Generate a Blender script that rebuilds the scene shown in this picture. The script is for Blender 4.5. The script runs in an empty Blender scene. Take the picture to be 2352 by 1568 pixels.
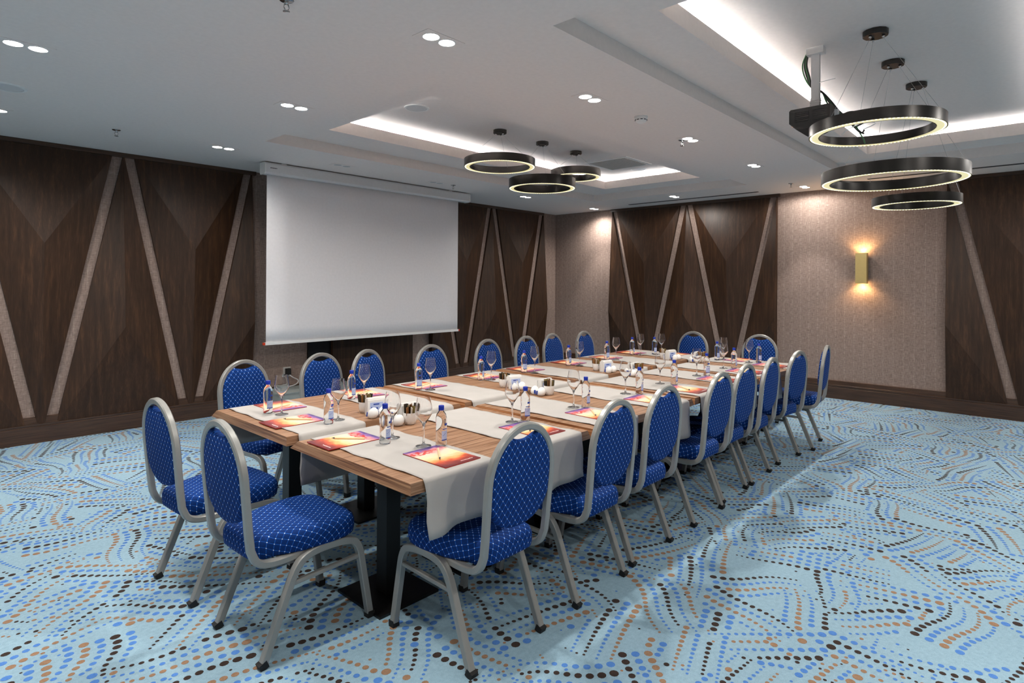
import bpy, bmesh, math, random
from math import pi, sin, cos, radians
from mathutils import Vector, Matrix
random.seed(7)
S = bpy.context.scene
COL = S.collection

# ------------------------------------------------------------------ helpers
def V(*a): return Vector(a)

class MB:
    """collects verts / faces, then links them as ONE mesh object"""
    def __init__(s): s.v = []; s.f = []; s.m = []; s.uv = None
    def add(s, vs, fs, mi=0):
        o = len(s.v); s.v += [tuple(p) for p in vs]
        for f in fs: s.f.append(tuple(i + o for i in f)); s.m.append(mi)
        return s
    def box(s, x0, x1, y0, y1, z0, z1, mi=0):
        v = [(x, y, z) for z in (z0, z1) for y in (y0, y1) for x in (x0, x1)]
        return s.add(v, [(0,2,3,1),(4,5,7,6),(0,1,5,4),(2,6,7,3),(0,4,6,2),(1,3,7,5)], mi)
    def obox(s, c, ax, hx, hy, hz, mi=0, up=(0,0,1)):
        """box with half sizes along ax, up x ax, up"""
        a = Vector(ax).normalized(); u = Vector(up); u = (u - a * u.dot(a)).normalized(); b = u.cross(a); c = Vector(c)
        v = [c + a*i*hx + b*j*hy + u*k*hz for k in (-1,1) for j in (-1,1) for i in (-1,1)]
        return s.add(v, [(0,2,3,1),(4,5,7,6),(0,1,5,4),(2,6,7,3),(0,4,6,2),(1,3,7,5)], mi)
    def lathe(s, prof, c=(0,0,0), n=24, mi=0, cap=True):
        vs = []; fs = []
        for r, z in prof:
            for i in range(n):
                a = 2*pi*i/n; vs.append((c[0]+r*cos(a), c[1]+r*sin(a), c[2]+z))
        for k in range(len(prof)-1):
            for i in range(n):
                j = (i+1) % n; fs.append((k*n+i, k*n+j, (k+1)*n+j, (k+1)*n+i))
        if cap:
            if prof[0][0] > 1e-5: fs.append(tuple(range(n-1, -1, -1)))
            if prof[-1][0] > 1e-5: fs.append(tuple((len(prof)-1)*n+i for i in range(n)))
        return s.add(vs, fs, mi)
    def ring(s, prof, c, n=72, mi=0):
        """closed profile (r,z) revolved"""
        m = len(prof); vs = []; fs = []
        for i in range(n):
            a = 2*pi*i/n
            for r, z in prof: vs.append((c[0]+r*cos(a), c[1]+r*sin(a), c[2]+z))
        for i in range(n):
            j = (i+1) % n
            for k in range(m):
                l = (k+1) % m; fs.append((i*m+k, j*m+k, j*m+l, i*m+l))
        return s.add(vs, fs, mi)
    def tube(s, pts, sec, mi=0, closed=False, cap=True, ref=None):
        """sweep section (list of 2D) along pts with parallel transport"""
        P = [Vector(p) for p in pts]; n = len(P); m = len(sec)
        T = []
        for i in range(n):
            a = P[(i-1) % n] if (closed or i > 0) else P[0]
            b = P[(i+1) % n] if (closed or i < n-1) else P[-1]
            T.append((b-a).normalized())
        r = Vector(ref) if ref else (Vector((0,0,1)) if abs(T[0].z) < .9 else Vector((0,1,0)))
        N = (r - T[0]*r.dot(T[0])).normalized()
        vs = []
        for i in range(n):
            N = (N - T[i]*N.dot(T[i])).normalized(); B = T[i].cross(N)
            for x, y in sec: vs.append(P[i] + N*x + B*y)
        fs = []
        for i in range(n if closed else n-1):
            j = (i+1) % n
            for k in range(m):
                l = (k+1) % m; fs.append((i*m+k, i*m+l, j*m+l, j*m+k))
        if cap and not closed:
            fs.append(tuple(range(m-1, -1, -1))); fs.append(tuple((n-1)*m+k for k in range(m)))
        return s.add(vs, fs, mi)
    def build(s, name, mats, parent=None, smooth=False, angle=None, uvfun=None):
        me = bpy.data.meshes.new(name); me.from_pydata(s.v, [], s.f)
        if not isinstance(mats, (list, tuple)): mats = [mats]
        for m in mats: me.materials.append(m)
        if len(mats) > 1: me.polygons.foreach_set('material_index', s.m)
        if uvfun:
            uv = me.uv_layers.new(name='UVMap')
            for p in me.polygons:
                for li in p.loop_indices:
                    uv.data[li].uv = uvfun(me.vertices[me.loops[li].vertex_index].co)
        bm = bmesh.new(); bm.from_mesh(me); bmesh.ops.recalc_face_normals(bm, faces=bm.faces); bm.to_mesh(me); bm.free()
        if smooth:
            me.polygons.foreach_set('use_smooth', [True]*len(me.polygons))
            if angle: 
                me.set_sharp_from_angle(angle=radians(angle))
        me.update()
        o = bpy.data.objects.new(name, me); COL.objects.link(o)
        if parent: o.parent = parent
        return o

def circ(r, n=10): return [(r*cos(2*pi*i/n), r*sin(2*pi*i/n)) for i in range(n)]
def rsq(a, b=None, c=.3):
    """rounded rectangle section, half sizes a,b"""
    b = b or a; k = c*min(a, b)
    return [(a,-b+k),(a,b-k),(a-k,b),(-a+k,b),(-a,b-k),(-a,-b+k),(-a+k,-b),(a-k,-b)]
def smooth_path(pts, n=6):
    """Catmull-Rom through pts"""
    P = [Vector(p) for p in pts]; P = [P[0]*2-P[1]] + P + [P[-1]*2-P[-2]]; out = []
    for i in range(1, len(P)-2):
        for k in range(n):
            t = k/n; a, b, c, d = P[i-1], P[i], P[i+1], P[i+2]
            out.append(0.5*((2*b)+(c-a)*t+(2*a-5*b+4*c-d)*t*t+(3*b-a-3*c+d)*t**3))
    out.append(P[-2]); return out
def rounded(pts, r=.04, n=5):
    """polyline with rounded corners (quadratic)"""
    P = [Vector(p) for p in pts]; out = [P[0]]
    for i in range(1, len(P)-1):
        a, b, c = P[i-1], P[i], P[i+1]
        ra = min(r, (b-a).length*.48); rc = min(r, (c-b).length*.48)
        p = b + (a-b).normalized()*ra; q = b + (c-b).normalized()*rc
        for k in range(n+1):
            t = k/n; out.append(p*(1-t)**2 + b*2*t*(1-t) + q*t*t)
    out.append(P[-1]); return out

def tag(o, label=None, cat=None, group=None, kind=None):
    if label: o['label'] = label
    if cat: o['category'] = cat
    if group: o['group'] = group
    if kind: o['kind'] = kind
    return o
def empty(name, loc=(0,0,0), rz=0.0, label=None, cat=None, group=None):
    o = bpy.data.objects.new(name, None); COL.objects.link(o)
    o.empty_display_size = .05; o.location = loc; o.rotation_euler = (0,0,rz)
    return tag(o, label, cat, group)
def dup(root, loc, rz, label, group=None):
    def cp(o, parent):
        c = o.copy(); COL.objects.link(c)
        if parent: c.parent = parent
        for ch in KIDS.get(o.name, []): cp(ch, c)
        return c
    c = cp(root, None); c.location = loc; c.rotation_euler = (0,0,rz); c['label'] = label
    if group: c['group'] = group
    return c
KIDS = {}
def index_kids():
    KIDS.clear()
    for o in bpy.data.objects:
        if o.parent: KIDS.setdefault(o.parent.name, []).append(o)
def struct(o): o['kind'] = 'structure'; return o

# ------------------------------------------------------------------ materials
def srgb(r, g, b):
    def f(c):
        c /= 255.0
        return c/12.92 if c <= .04045 else ((c+.055)/1.055)**2.4
    return (f(r), f(g), f(b), 1)
class NT:
    def __init__(s, name):
        s.mat = bpy.data.materials.new(name); s.mat.use_nodes = True; s.t = s.mat.node_tree
        s.b = s.t.nodes['Principled BSDF']
    def n(s, typ, **kw):
        nd = s.t.nodes.new(typ)
        for k, v in kw.items():
            if k.startswith('i_'):
                key = k[2:]; key = int(key) if key.isdigit() else key.replace('_', ' ')
                nd.inputs[key].default_value = v
            else: setattr(nd, k, v)
        return nd
    def l(s, a, b): s.t.links.new(a, b)
    def math(s, op, a, b=None, c=None):
        nd = s.n('ShaderNodeMath', operation=op)
        for i, x in enumerate((a, b, c)):
            if x is None: continue
            if isinstance(x, (int, float)): nd.inputs[i].default_value = x
            else: s.l(x, nd.inputs[i])
        return nd.outputs[0]
    def ramp(s, fac, stops, interp='LINEAR'):
        nd = s.n('ShaderNodeValToRGB'); cr = nd.color_ramp; cr.interpolation = interp
        while len(cr.elements) < len(stops): cr.elements.new(.5)
        for e, (p, c) in zip(cr.elements, stops): e.position = p; e.color = c
        s.l(fac, nd.inputs[0]); return nd.outputs[0]
    def mix(s, fac, a, b):
        nd = s.n('ShaderNodeMix', data_type='RGBA')
        for x, k in ((fac, 0), (a, 6), (b, 7)):
            if isinstance(x, (int, float)): nd.inputs[k].default_value = x
            elif isinstance(x, tuple): nd.inputs[k].default_value = x
            else: s.l(x, nd.inputs[k])
        return nd.outputs[2]
    def coord(s, which='Object', scale=(1,1,1), loc=(0,0,0), rot=(0,0,0)):
        tc = s.n('ShaderNodeTexCoord'); mp = s.n('ShaderNodeMapping')
        mp.inputs['Scale'].default_value = scale; mp.inputs['Location'].default_value = loc; mp.inputs['Rotation'].default_value = rot
        s.l(tc.outputs[which], mp.inputs[0]); return mp.outputs[0]
    def noise(s, vec, scale=5, detail=4, rough=.5):
        nd = s.n('ShaderNodeTexNoise'); nd.inputs['Scale'].default_value = scale
        nd.inputs['Detail'].default_value = detail; nd.inputs['Roughness'].default_value = rough
        s.l(vec, nd.inputs['Vector']); return nd.outputs['Fac']
    def set(s, **kw):
        for k, v in kw.items():
            s.b.inputs[k.replace('_', ' ')].default_value = v
        return s
    def bump(s, h, strength=.2, dist=.01):
        b = s.n('ShaderNodeBump'); b.inputs['Strength'].default_value = strength; b.inputs['Distance'].default_value = dist
        s.l(h, b.inputs['Height']); s.l(b.outputs[0], s.b.inputs['Normal'])
    def base(s, c): s.l(c, s.b.inputs['Base Color']); return s
def plain(name, col, rough=.5, metal=0.0, **kw):
    m = NT(name); m.set(Base_Color=col, Roughness=rough, Metallic=metal, **kw)
    # faint natural variation keeps every surface node based
    v = m.coord(); n = m.noise(v, 35, 3); c2 = tuple(x*.9 for x in col[:3]) + (1,)
    m.base(m.mix(n, c2, col)); return m.mat
def emis(name, col, strength):
    m = NT(name); m.set(Base_Color=(.8,.8,.8,1), Emission_Color=col, Emission_Strength=strength); return m.mat

M = {}
M['ceiling'] = plain('ceiling_paint', srgb(244,236,231), .9)
M['white'] = plain('white_plastic', srgb(244,244,242), .45)
M['greywhite'] = plain('grey_white_metal', srgb(232,232,232), .4)
M['black'] = plain('black_metal', srgb(22,22,22), .38, .3)
M['blackring'] = plain('brushed_black_metal', srgb(38,37,36), .32, .8)
M['blackmatte'] = plain('black_rubber', srgb(18,18,18), .7)
M['chairmetal'] = plain('silver_grey_lacquer', srgb(152,152,148), .33, .25)
M['cable_steel'] = plain('steel_wire', srgb(175,175,175), .4, .6)
M['brass'] = plain('satin_brass', srgb(206,184,124), .36, .7)
M['chrome'] = plain('polished_chrome', srgb(205,205,205), .15, 1.0)
M['porcelain'] = plain('white_porcelain', srgb(236,234,230), .18)
M['napkin'] = plain('white_paper', srgb(240,238,234), .85)
M['beige'] = plain('beige_card', srgb(206,196,178), .7)
M['blueprint'] = plain('blue_print', srgb(28,66,160), .35)
M['paleblue'] = plain('pale_blue_print', srgb(176,190,226), .4)
M['bluecap'] = plain('blue_cap_plastic', srgb(20,52,168), .3)
M['darkprint'] = plain('dark_print', srgb(48,50,60), .5)
M['red'] = plain('red_plastic', srgb(214,66,34), .4)
M['greenwire'] = plain('green_cable', srgb(28,92,48), .45)
M['cabinet'] = plain('grey_cabinet_lacquer', srgb(150,158,156), .45)
M['greymesh'] = plain('grey_filter_mesh', srgb(198,195,190), .8)
M['speakermesh'] = plain('pale_speaker_mesh', srgb(222,222,222), .8)
M['slot'] = plain('dark_slot', srgb(86,84,82), .8)
M['screen'] = plain('screen_cloth', srgb(240,238,240), .9)
M['pencil'] = plain('ivory_pencil', srgb(228,208,164), .45)
M['sachet_brown'] = plain('brown_sachet_paper', srgb(128,84,40), .5)
M['sachet_dark'] = plain('dark_sachet_paper', srgb(46,38,26), .45)
M['sachet_olive'] = plain('olive_sachet_paper', srgb(122,106,60), .4)
M['sachet_white'] = plain('white_sachet_paper', srgb(222,214,200), .5)
M['folder_red'] = plain('folder_edge_red', srgb(170,44,30), .5)
M['lamp'] = emis('downlight_lens', (1,.98,.95,1), 22)
M['lampoff'] = plain('unlit_lens', srgb(190,190,190), .3)
M['cove'] = emis('cove_led_tape', (1,.965,.94,1), 150)
M['ringglow'] = emis('ring_diffuser', (.72,.62,.24,1), .70)
M['ringled'] = emis('ring_led_beads', (1,.95,.7,1), 1.7)
M['bulb'] = emis('warm_bulb', (1,.62,.22,1), 10)

def wood_dark():
    m = NT('dark_walnut_veneer'); v = m.coord('Object', (9,9,.55))
    n1 = m.noise(v, 3.2, 6, .6); v2 = m.coord('Object', (70,70,1.6)); n2 = m.noise(v2, 3, 3, .5)
    f = m.math('ADD', m.math('MULTIPLY', n1, .7), m.math('MULTIPLY', n2, .35))
    m.base(m.ramp(f, [(.3, srgb(33,20,12)), (.55, srgb(58,38,24)), (.78, srgb(90,61,39))]))
    m.set(Roughness=.45); m.b.inputs['Specular IOR Level'].default_value = .32; m.bump(n2, .08, .002); return m.mat
M['walnut'] = wood_dark()
def wood_base():
    m = NT('dark_skirting_wood'); v = m.coord('Object', (.8,.8,26)); n1 = m.noise(v, 4, 5, .6)
    m.base(m.ramp(n1, [(.3, srgb(48,34,26)), (.7, srgb(84,60,44))])); m.set(Roughness=.3); return m.mat
M['skirt'] = wood_base()
def wood_table():
    m = NT('zebrano_laminate'); v = m.coord('Object', (.9,26,26)); n1 = m.noise(v, 2.1, 5, .62)
    v2 = m.coord('Object', (2.2,95,95)); n2 = m.noise(v2, 1.3, 2, .5)
    f = m.math('ADD', m.math('MULTIPLY', n1, .72), m.math('MULTIPLY', n2, .28))
    m.base(m.ramp(f, [(.38, srgb(98,64,40)), (.46, srgb(134,96,67)), (.53, srgb(160,122,93)), (.63, srgb(174,139,109))]))
    m.set(Roughness=.42); return m.mat
M['tablewood'] = wood_table()
def wood_edge():
    m = NT('zebrano_edge'); v = m.coord('Object', (3,.9,60)); n1 = m.noise(v, 2.0, 5, .6)
    m.base(m.ramp(n1, [(.36, srgb(112,70,42)), (.5, srgb(166,117,78)), (.64, srgb(194,147,106))]))
    m.set(Roughness=.42); return m.mat
M['tableedge'] = wood_edge()
def wallpaper():
    m = NT('taupe_woven_wallpaper'); v = m.coord('Object', (1,1,1))
    sp = m.n('ShaderNodeSeparateXYZ'); m.l(v, sp.inputs[0])
    h = m.math('ADD', sp.outputs[0], sp.outputs[1])
    cb = m.n('ShaderNodeCombineXYZ'); m.l(h, cb.inputs[0]); m.l(sp.outputs[2], cb.inputs[2])
    def stretched(sx, sz, sc, d=3):
        mp = m.n('ShaderNodeMapping'); mp.inputs['Scale'].default_value = (sx,1,sz); m.l(cb.outputs[0], mp.inputs[0])
        return m.noise(mp.outputs[0], sc, d, .6)
    a = stretched(60, 8, 2.2); b = stretched(8, 60, 2.2)
    weave = m.math('MULTIPLY', m.math('ADD', a, b), .5)
    # faint square grid of light stitches
    def lines(x, step, wd):
        f = m.math('ABSOLUTE', m.math('SUBTRACT', m.math('FRACT', m.math('DIVIDE', x, step)), .5))
        return m.math('LESS_THAN', f, wd)
    gx = lines(h, .11, .05); gz = lines(sp.outputs[2], .11, .06)
    g = m.math('MAXIMUM', m.math('MULTIPLY', gx, m.math('GREATER_THAN', b, .46)), m.math('MULTIPLY', m.math('MULTIPLY', gx, gz), 2.0))
    c = m.ramp(weave, [(.34, srgb(114,98,90)), (.5, srgb(146,126,116)), (.66, srgb(168,148,138))])
    c = m.mix(m.math('MULTIPLY', g, .16), c, srgb(196,178,164))
    m.base(c); m.set(Roughness=.85); m.bump(weave, .25, .003); return m.mat
M['wallpaper'] = wallpaper()
def carpet(name, col, col2, sc=55):
    m = NT(name); v = m.coord('Object'); n = m.noise(v, 260, 2, .6); n2 = m.noise(v, sc, 4, .6)
    f = m.math('ADD', m.math('MULTIPLY', n, .5), m.math('MULTIPLY', n2, .5))
    m.base(m.ramp(f, [(.35, col2), (.65, col)])); m.set(Roughness=1.0); m.b.inputs['Sheen Weight'].default_value = .05
    m.bump(n, .3, .004); return m.mat
M['carpet'] = carpet('light_blue_carpet', srgb(154,186,202), srgb(130,162,180))
M['dot_blue'] = carpet('carpet_blue', srgb(80,134,206), srgb(66,116,186))
M['dot_brown'] = carpet('carpet_brown', srgb(56,38,30), srgb(36,25,20))
M['dot_tan'] = carpet('carpet_tan', srgb(160,126,98), srgb(134,103,78))
def fabric():
    m = NT('blue_diamond_fabric'); tc = m.n('ShaderNodeTexCoord'); sp = m.n('ShaderNodeSeparateXYZ'); m.l(tc.outputs['UV'], sp.inputs[0])
    a = m.math('DIVIDE', sp.outputs[0], .032); b = m.math('DIVIDE', sp.outputs[1], .039)
    u = m.math('ADD', a, b); w = m.math('SUBTRACT', a, b)
    du = m.math('ABSOLUTE', m.math('SUBTRACT', m.math('FRACT', u), .5)); dw = m.math('ABSOLUTE', m.math('SUBTRACT', m.math('FRACT', w), .5))
    line = m.math('MAXIMUM', m.math('LESS_THAN', du, .05), m.math('LESS_THAN', dw, .05))
    r = m.math('SQRT', m.math('ADD', m.math('POWER', du, 2.0), m.math('POWER', dw, 2.0)))
    dot = m.math('LESS_THAN', r, .085)
    v = m.coord('UV'); n = m.noise(v, 420, 2, .6)
    basec = m.ramp(n, [(.35, srgb(4,34,84)), (.65, srgb(6,52,122))])
    c = m.mix(m.math('MULTIPLY', line, .7), basec, srgb(30,98,194)); c = m.mix(m.math('MULTIPLY', dot, .95), c, srgb(214,230,250))
    m.base(c); m.set(Roughness=.8); m.b.inputs['Specular IOR Level'].default_value = .15; m.bump(n, .15, .002); return m.mat
M['fabric'] = fabric()
def linen():
    m = NT('white_linen'); v = m.coord('Object'); n = m.noise(v, 300, 2, .5); n2 = m.noise(v, 9, 3, .5)
    m.base(m.mix(n2, srgb(168,164,159), srgb(182,177,172))); m.set(Roughness=.9); m.bump(n, .12, .002); return m.mat
M['linen'] = linen()
def glass(name, ior, tint=(1,1,1,1)):
    m = NT(name); m.set(Base_Color=tint, Roughness=0.0, IOR=ior); m.b.inputs['Transmission Weight'].default_value = 1.0; return m.mat
M['glass'] = glass('clear_glass', 1.45)
M['water'] = glass('water_filled_glass', 1.34, (.97,.985,1,1))
def cover():
    m = NT('sunset_cover_print'); tc = m.n('ShaderNodeTexCoord'); sp = m.n('ShaderNodeSeparateXYZ'); m.l(tc.outputs['UV'], sp.inputs[0])
    mp = m.n('ShaderNodeMapping'); mp.inputs['Scale'].default_value = (2.2,5.5,1); mp.inputs['Rotation'].default_value = (0,0,.35); m.l(tc.outputs['UV'], mp.inputs[0])
    n = m.noise(mp.outputs[0], 1.7, 4, .55)
    cx = m.math('ABSOLUTE', m.math('SUBTRACT', sp.outputs[0], .55))
    t = m.math('ADD', m.math('ADD', sp.outputs[1], m.math('MULTIPLY', m.math('SUBTRACT', n, .5), .32)), m.math('MULTIPLY', cx, -.10))
    c = m.ramp(t, [(.0, srgb(110,44,48)), (.13, srgb(164,64,52)), (.22, srgb(230,104,62)), (.31, srgb(250,180,112)), (.46, srgb(253,226,180)), (.66, srgb(252,216,194)), (.78, srgb(236,150,146)), (.89, srgb(150,104,168)), (.98, srgb(72,56,128))])
    # red and white sport figure near the upper corner
    mp2 = m.n('ShaderNodeMapping'); mp2.inputs['Scale'].default_value = (7,12,1); m.l(tc.outputs['UV'], mp2.inputs[0])
    n2 = m.noise(mp2.outputs[0], 1.4, 2, .5)
    dx = m.math('DIVIDE', m.math('SUBTRACT', sp.outputs[0], .30), .30); dy = m.math('DIVIDE', m.math('SUBTRACT', sp.outputs[1], .80), .10)
    rr = m.math('ADD', m.math('POWER', dx, 2.0), m.math('POWER', dy, 2.0))
    mask = m.math('MULTIPLY', m.math('LESS_THAN', rr, 1.0), m.math('GREATER_THAN', n2, .5))
    c = m.mix(m.math('MULTIPLY', mask, .92), c, srgb(206,44,36))
    m.base(c); m.set(Roughness=.3); return m.mat
M['cover'] = cover()

# ------------------------------------------------------------------ camera
CX, F_PX, YAW, ROLL, CY, H = 1176.0, 1359.32, .7476, .006, 651.51, 1.5
cam = bpy.data.cameras.new('camera'); co = bpy.data.objects.new('camera', cam); COL.objects.link(co)
fw = V(cos(YAW), sin(YAW), 0); r0 = V(sin(YAW), -cos(YAW), 0); u0 = V(0,0,1)
rr = r0*cos(ROLL) + u0*sin(ROLL); uu = -r0*sin(ROLL) + u0*cos(ROLL)
co.matrix_world = Matrix(((rr.x, uu.x, -fw.x, 0), (rr.y, uu.y, -fw.y, 0), (rr.z, uu.z, -fw.z, H), (0,0,0,1)))
cam.sensor_width = 36; cam.lens = F_PX/2352*36; cam.shift_y = (CY-784)/2352; cam.clip_start = .05; cam.clip_end = 60
S.camera = co

# ------------------------------------------------------------------ room shell
YL, XR, X0, Y0, ZC, Z1, ZL, Z2 = 6.99, 8.74, -2.6, -3.0, 2.80, 2.90, 3.01, 3.06
coffers = [dict(o=(2.45,7.70,2.99,5.39), i=(2.83,7.31,3.455,4.925)), dict(o=(2.32,7.56,-.40,1.88), i=(2.72,7.17,-.06,1.515))]
c = MB()
xs = sorted({X0, XR, *[k for q in coffers for k in q['o'][:2]]}); ys = sorted({Y0, YL, *[k for q in coffers for k in q['o'][2:]]})
for i in range(len(xs)-1):
    for j in range(len(ys)-1):
        mx, my = (xs[i]+xs[i+1])/2, (ys[j]+ys[j+1])/2
        if any(q['o'][0] < mx < q['o'][1] and q['o'][2] < my < q['o'][3] for q in coffers): continue
        c.add([(xs[i],ys[j],ZC),(xs[i+1],ys[j],ZC),(xs[i+1],ys[j+1],ZC),(xs[i],ys[j+1],ZC)], [(0,1,2,3)])
def fascia(r, z0, z1):
    a, b, d, e = r
    c.add([(a,d,z0),(b,d,z0),(b,e,z0),(a,e,z0),(a,d,z1),(b,d,z1),(b,e,z1),(a,e,z1)], [(0,1,5,4),(1,2,6,5),(2,3,7,6),(3,0,4,7)])
def flat_ring(ro, ri, z):
    a, b, d, e = ro; a2, b2, d2, e2 = ri
    c.add([(a,d,z),(b,d,z),(b,e,z),(a,e,z),(a2,d2,z),(b2,d2,z),(b2,e2,z),(a2,e2,z)], [(0,1,5,4),(1,2,6,5),(2,3,7,6),(3,0,4,7)])
def grow(r, k): return (r[0]-k, r[1]+k, r[2]-k, r[3]+k)
for q in coffers:
    fascia(q['o'], ZC, Z1); flat_ring(q['o'], q['i'], Z1)
    lip = grow(q['i'], .02); out = grow(q['i'], .17); trough = 2.998
    fascia(q['i'], Z1, ZL); flat_ring(lip, q['i'], ZL); fascia(lip, trough, ZL); flat_ring(out, lip, trough); fascia(out, trough, Z2+.05)
    a, b, d, e = out; zt = Z2 if True else 0
    c.add([(a,d,zt+.02),(b,d,zt+.02),(b,e,zt+.02),(a,e,zt+.02)], [(0,1,2,3)])
c.v = [(x, y, Z2 if abs(z-(Z2+.02)) < 1e-6 else z) for x, y, z in c.v]
struct(c.build('ceiling', M['ceiling']))
for n, q in enumerate(coffers):       # LED tape lying in each cove
    t = MB(); r = grow(q['i'], .085); w = .007; z = 3.003
    t.box(r[0], r[1], r[2]-w, r[2]+w, z-.004, z); t.box(r[0], r[1], r[3]-w, r[3]+w, z-.004, z)
    t.box(r[0]-w, r[0]+w, r[2], r[3], z-.004, z); t.box(r[1]-w, r[1]+w, r[2], r[3], z-.004, z)
    o = t.build('cove_led_tape', M['cove'])
    tag(o, ['white LED tape glowing inside the ceiling tray over the tables', 'white LED tape glowing inside the ceiling tray over the open carpet'][n], 'led light')

def wall(name, pts): struct(MB().add(pts, [(0,1,2,3)]).build(name, M['wallpaper']))
ZT = ZC + .005
wall('wall_left', [(X0,YL,0),(XR,YL,0),(XR,YL,ZT),(X0,YL,ZT)])
wall('wall_right', [(XR,Y0,0),(XR,YL,0),(XR,YL,ZT),(XR,Y0,ZT)])
wall('wall_back', [(X0,Y0,0),(X0,YL,0),(X0,YL,ZT),(X0,Y0,ZT)])
wall('wall_front', [(X0,Y0,0),(XR,Y0,0),(XR,Y0,ZT),(X0,Y0,ZT)])

# carpet with its woven dot pattern
fl = MB(); fl.add([(X0,Y0,0),(XR,Y0,0),(XR,YL,0),(X0,YL,0)], [(0,1,2,3)], 0)
rnd = random.Random(11); cell = .06; grid = {}
def try_dot(x, y, r, mi):
    if not (.1 < x < XR-.03 and -.9 < y < YL-.03): return
    if y < x*(-.02)-.35: return
    kx, ky = int(x/cell), int(y/cell)
    for i in (-1,0,1):
        for j in (-1,0,1):
            for (a, b, s) in grid.get((kx+i, ky+j), ()):
                if (a-x)**2+(b-y)**2 < (s+r+.0045)**2: return
    grid.setdefault((kx,ky), []).append((x,y,r))
    n = 10; ph = rnd.random()*6
    e = 1+.12*rnd.random()
    fl.add([(x+r*e*cos(ph+2*pi*k/n), y+r*sin(ph+2*pi*k/n), .0006) for k in range(n)], [tuple(range(n))], mi)
step = .345; seq = [2, 1, 3, 1]
centers = []
ny = 0; y = -.8
while y < YL+.3:
    x = .1 + (ny % 2)*step*.5
    while x < XR+.2:
        centers.append((x+rnd.uniform(-.05,.05), y+rnd.uniform(-.05,.05))); x += step
    y += step*.80; ny += 1
angs = [15, 75, 135, 45, 105, 165]
strips = []
for k, (px, py) in enumerate(centers):
    a = radians(rnd.choice(angs)+rnd.uniform(-8,8)); L = rnd.uniform(.36,.52); nr = rnd.choice([4,4,5]); bend = rnd.choice([-1,1])*rnd.uniform(0,.022); s2 = rnd.choice([0,0,1,-1])*rnd.uniform(.008,.022); off = rnd.randrange(4); flip = rnd.random() < .5
    strips.append((px,py,a,L,nr,bend,s2,off,flip))
for layer in range(5):
    for (px,py,a,L,nr,bend,s2,off,flip) in strips:
        if layer >= nr: continue
        row = (layer*2+1) % nr if nr % 2 else [0,2,1,3][layer]
        vofs = (row-(nr-1)/2)*.054; mi = seq[(row+off) % 4]
        u = -L/2
        while u < L/2:
            t = (u+L/2)/L
            if flip: t = 1-t
            r = .0062 + .0125*t
            vv = vofs + bend*sin(pi*(u/L+.5)) + s2*sin(2*pi*u/L)
            try_dot(px+u*cos(a)-vv*sin(a), py+u*sin(a)+vv*cos(a), r*(.94 if mi == 1 else 1), mi)
            u += 2*r+.0125
for _ in range(800):
    px, py, a, L, nr = rnd.uniform(.1,XR), rnd.uniform(-.9,YL), radians(rnd.choice(angs)+rnd.uniform(-10,10)), rnd.uniform(.22,.4), rnd.choice([2,3]); off = rnd.randrange(4); flip = rnd.random() < .5; bend = rnd.uniform(-.02,.02)
    for row in range(nr):
        u = -L/2; vofs = (row-(nr-1)/2)*.052
        while u < L/2:
            t = (u+L/2)/L; r = .006+.0115*(1-t if flip else t); vv = vofs+bend*sin(pi*t)
            try_dot(px+u*cos(a)-vv*sin(a), py+u*sin(a)+vv*cos(a), r, seq[(row+off) % 4]); u += 2*r+.0125
for _ in range(2600):
    try_dot(rnd.uniform(.1,XR), rnd.uniform(-.9,YL), rnd.uniform(.0045,.0075), rnd.choice([1,1,3,2]))
struct(fl.build('floor', [M['carpet'], M['dot_blue'], M['dot_brown'], M['dot_tan']]))

# skirting: tall plain board with two grooves and a cap board
def skirting(name, a, b, nrm):
    """a,b endpoints on wall, nrm into the room"""
    prof = [(0,0),(.052,0),(.052,.148),(.046,.152),(.04,.152),(.04,.160),(.046,.160),(.046,.174),(.036,.174),(.036,.180),(.03,.184),(.026,.232),(0,.236)]
    vs = []; m = MB(); n = len(prof)
    for p in (a, b):
        for d, z in prof: vs.append((p[0]+nrm[0]*d, p[1]+nrm[1]*d, z))
    m.add(vs, [(k, (k+1) % n, n+(k+1) % n, n+k) for k in range(n)])
    struct(m.build(name, M['skirt']))
skirting('baseboard_left', (X0,YL), (XR,YL), (0,-1)); skirting('baseboard_right', (XR,Y0), (XR,YL), (-1,0))

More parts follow.
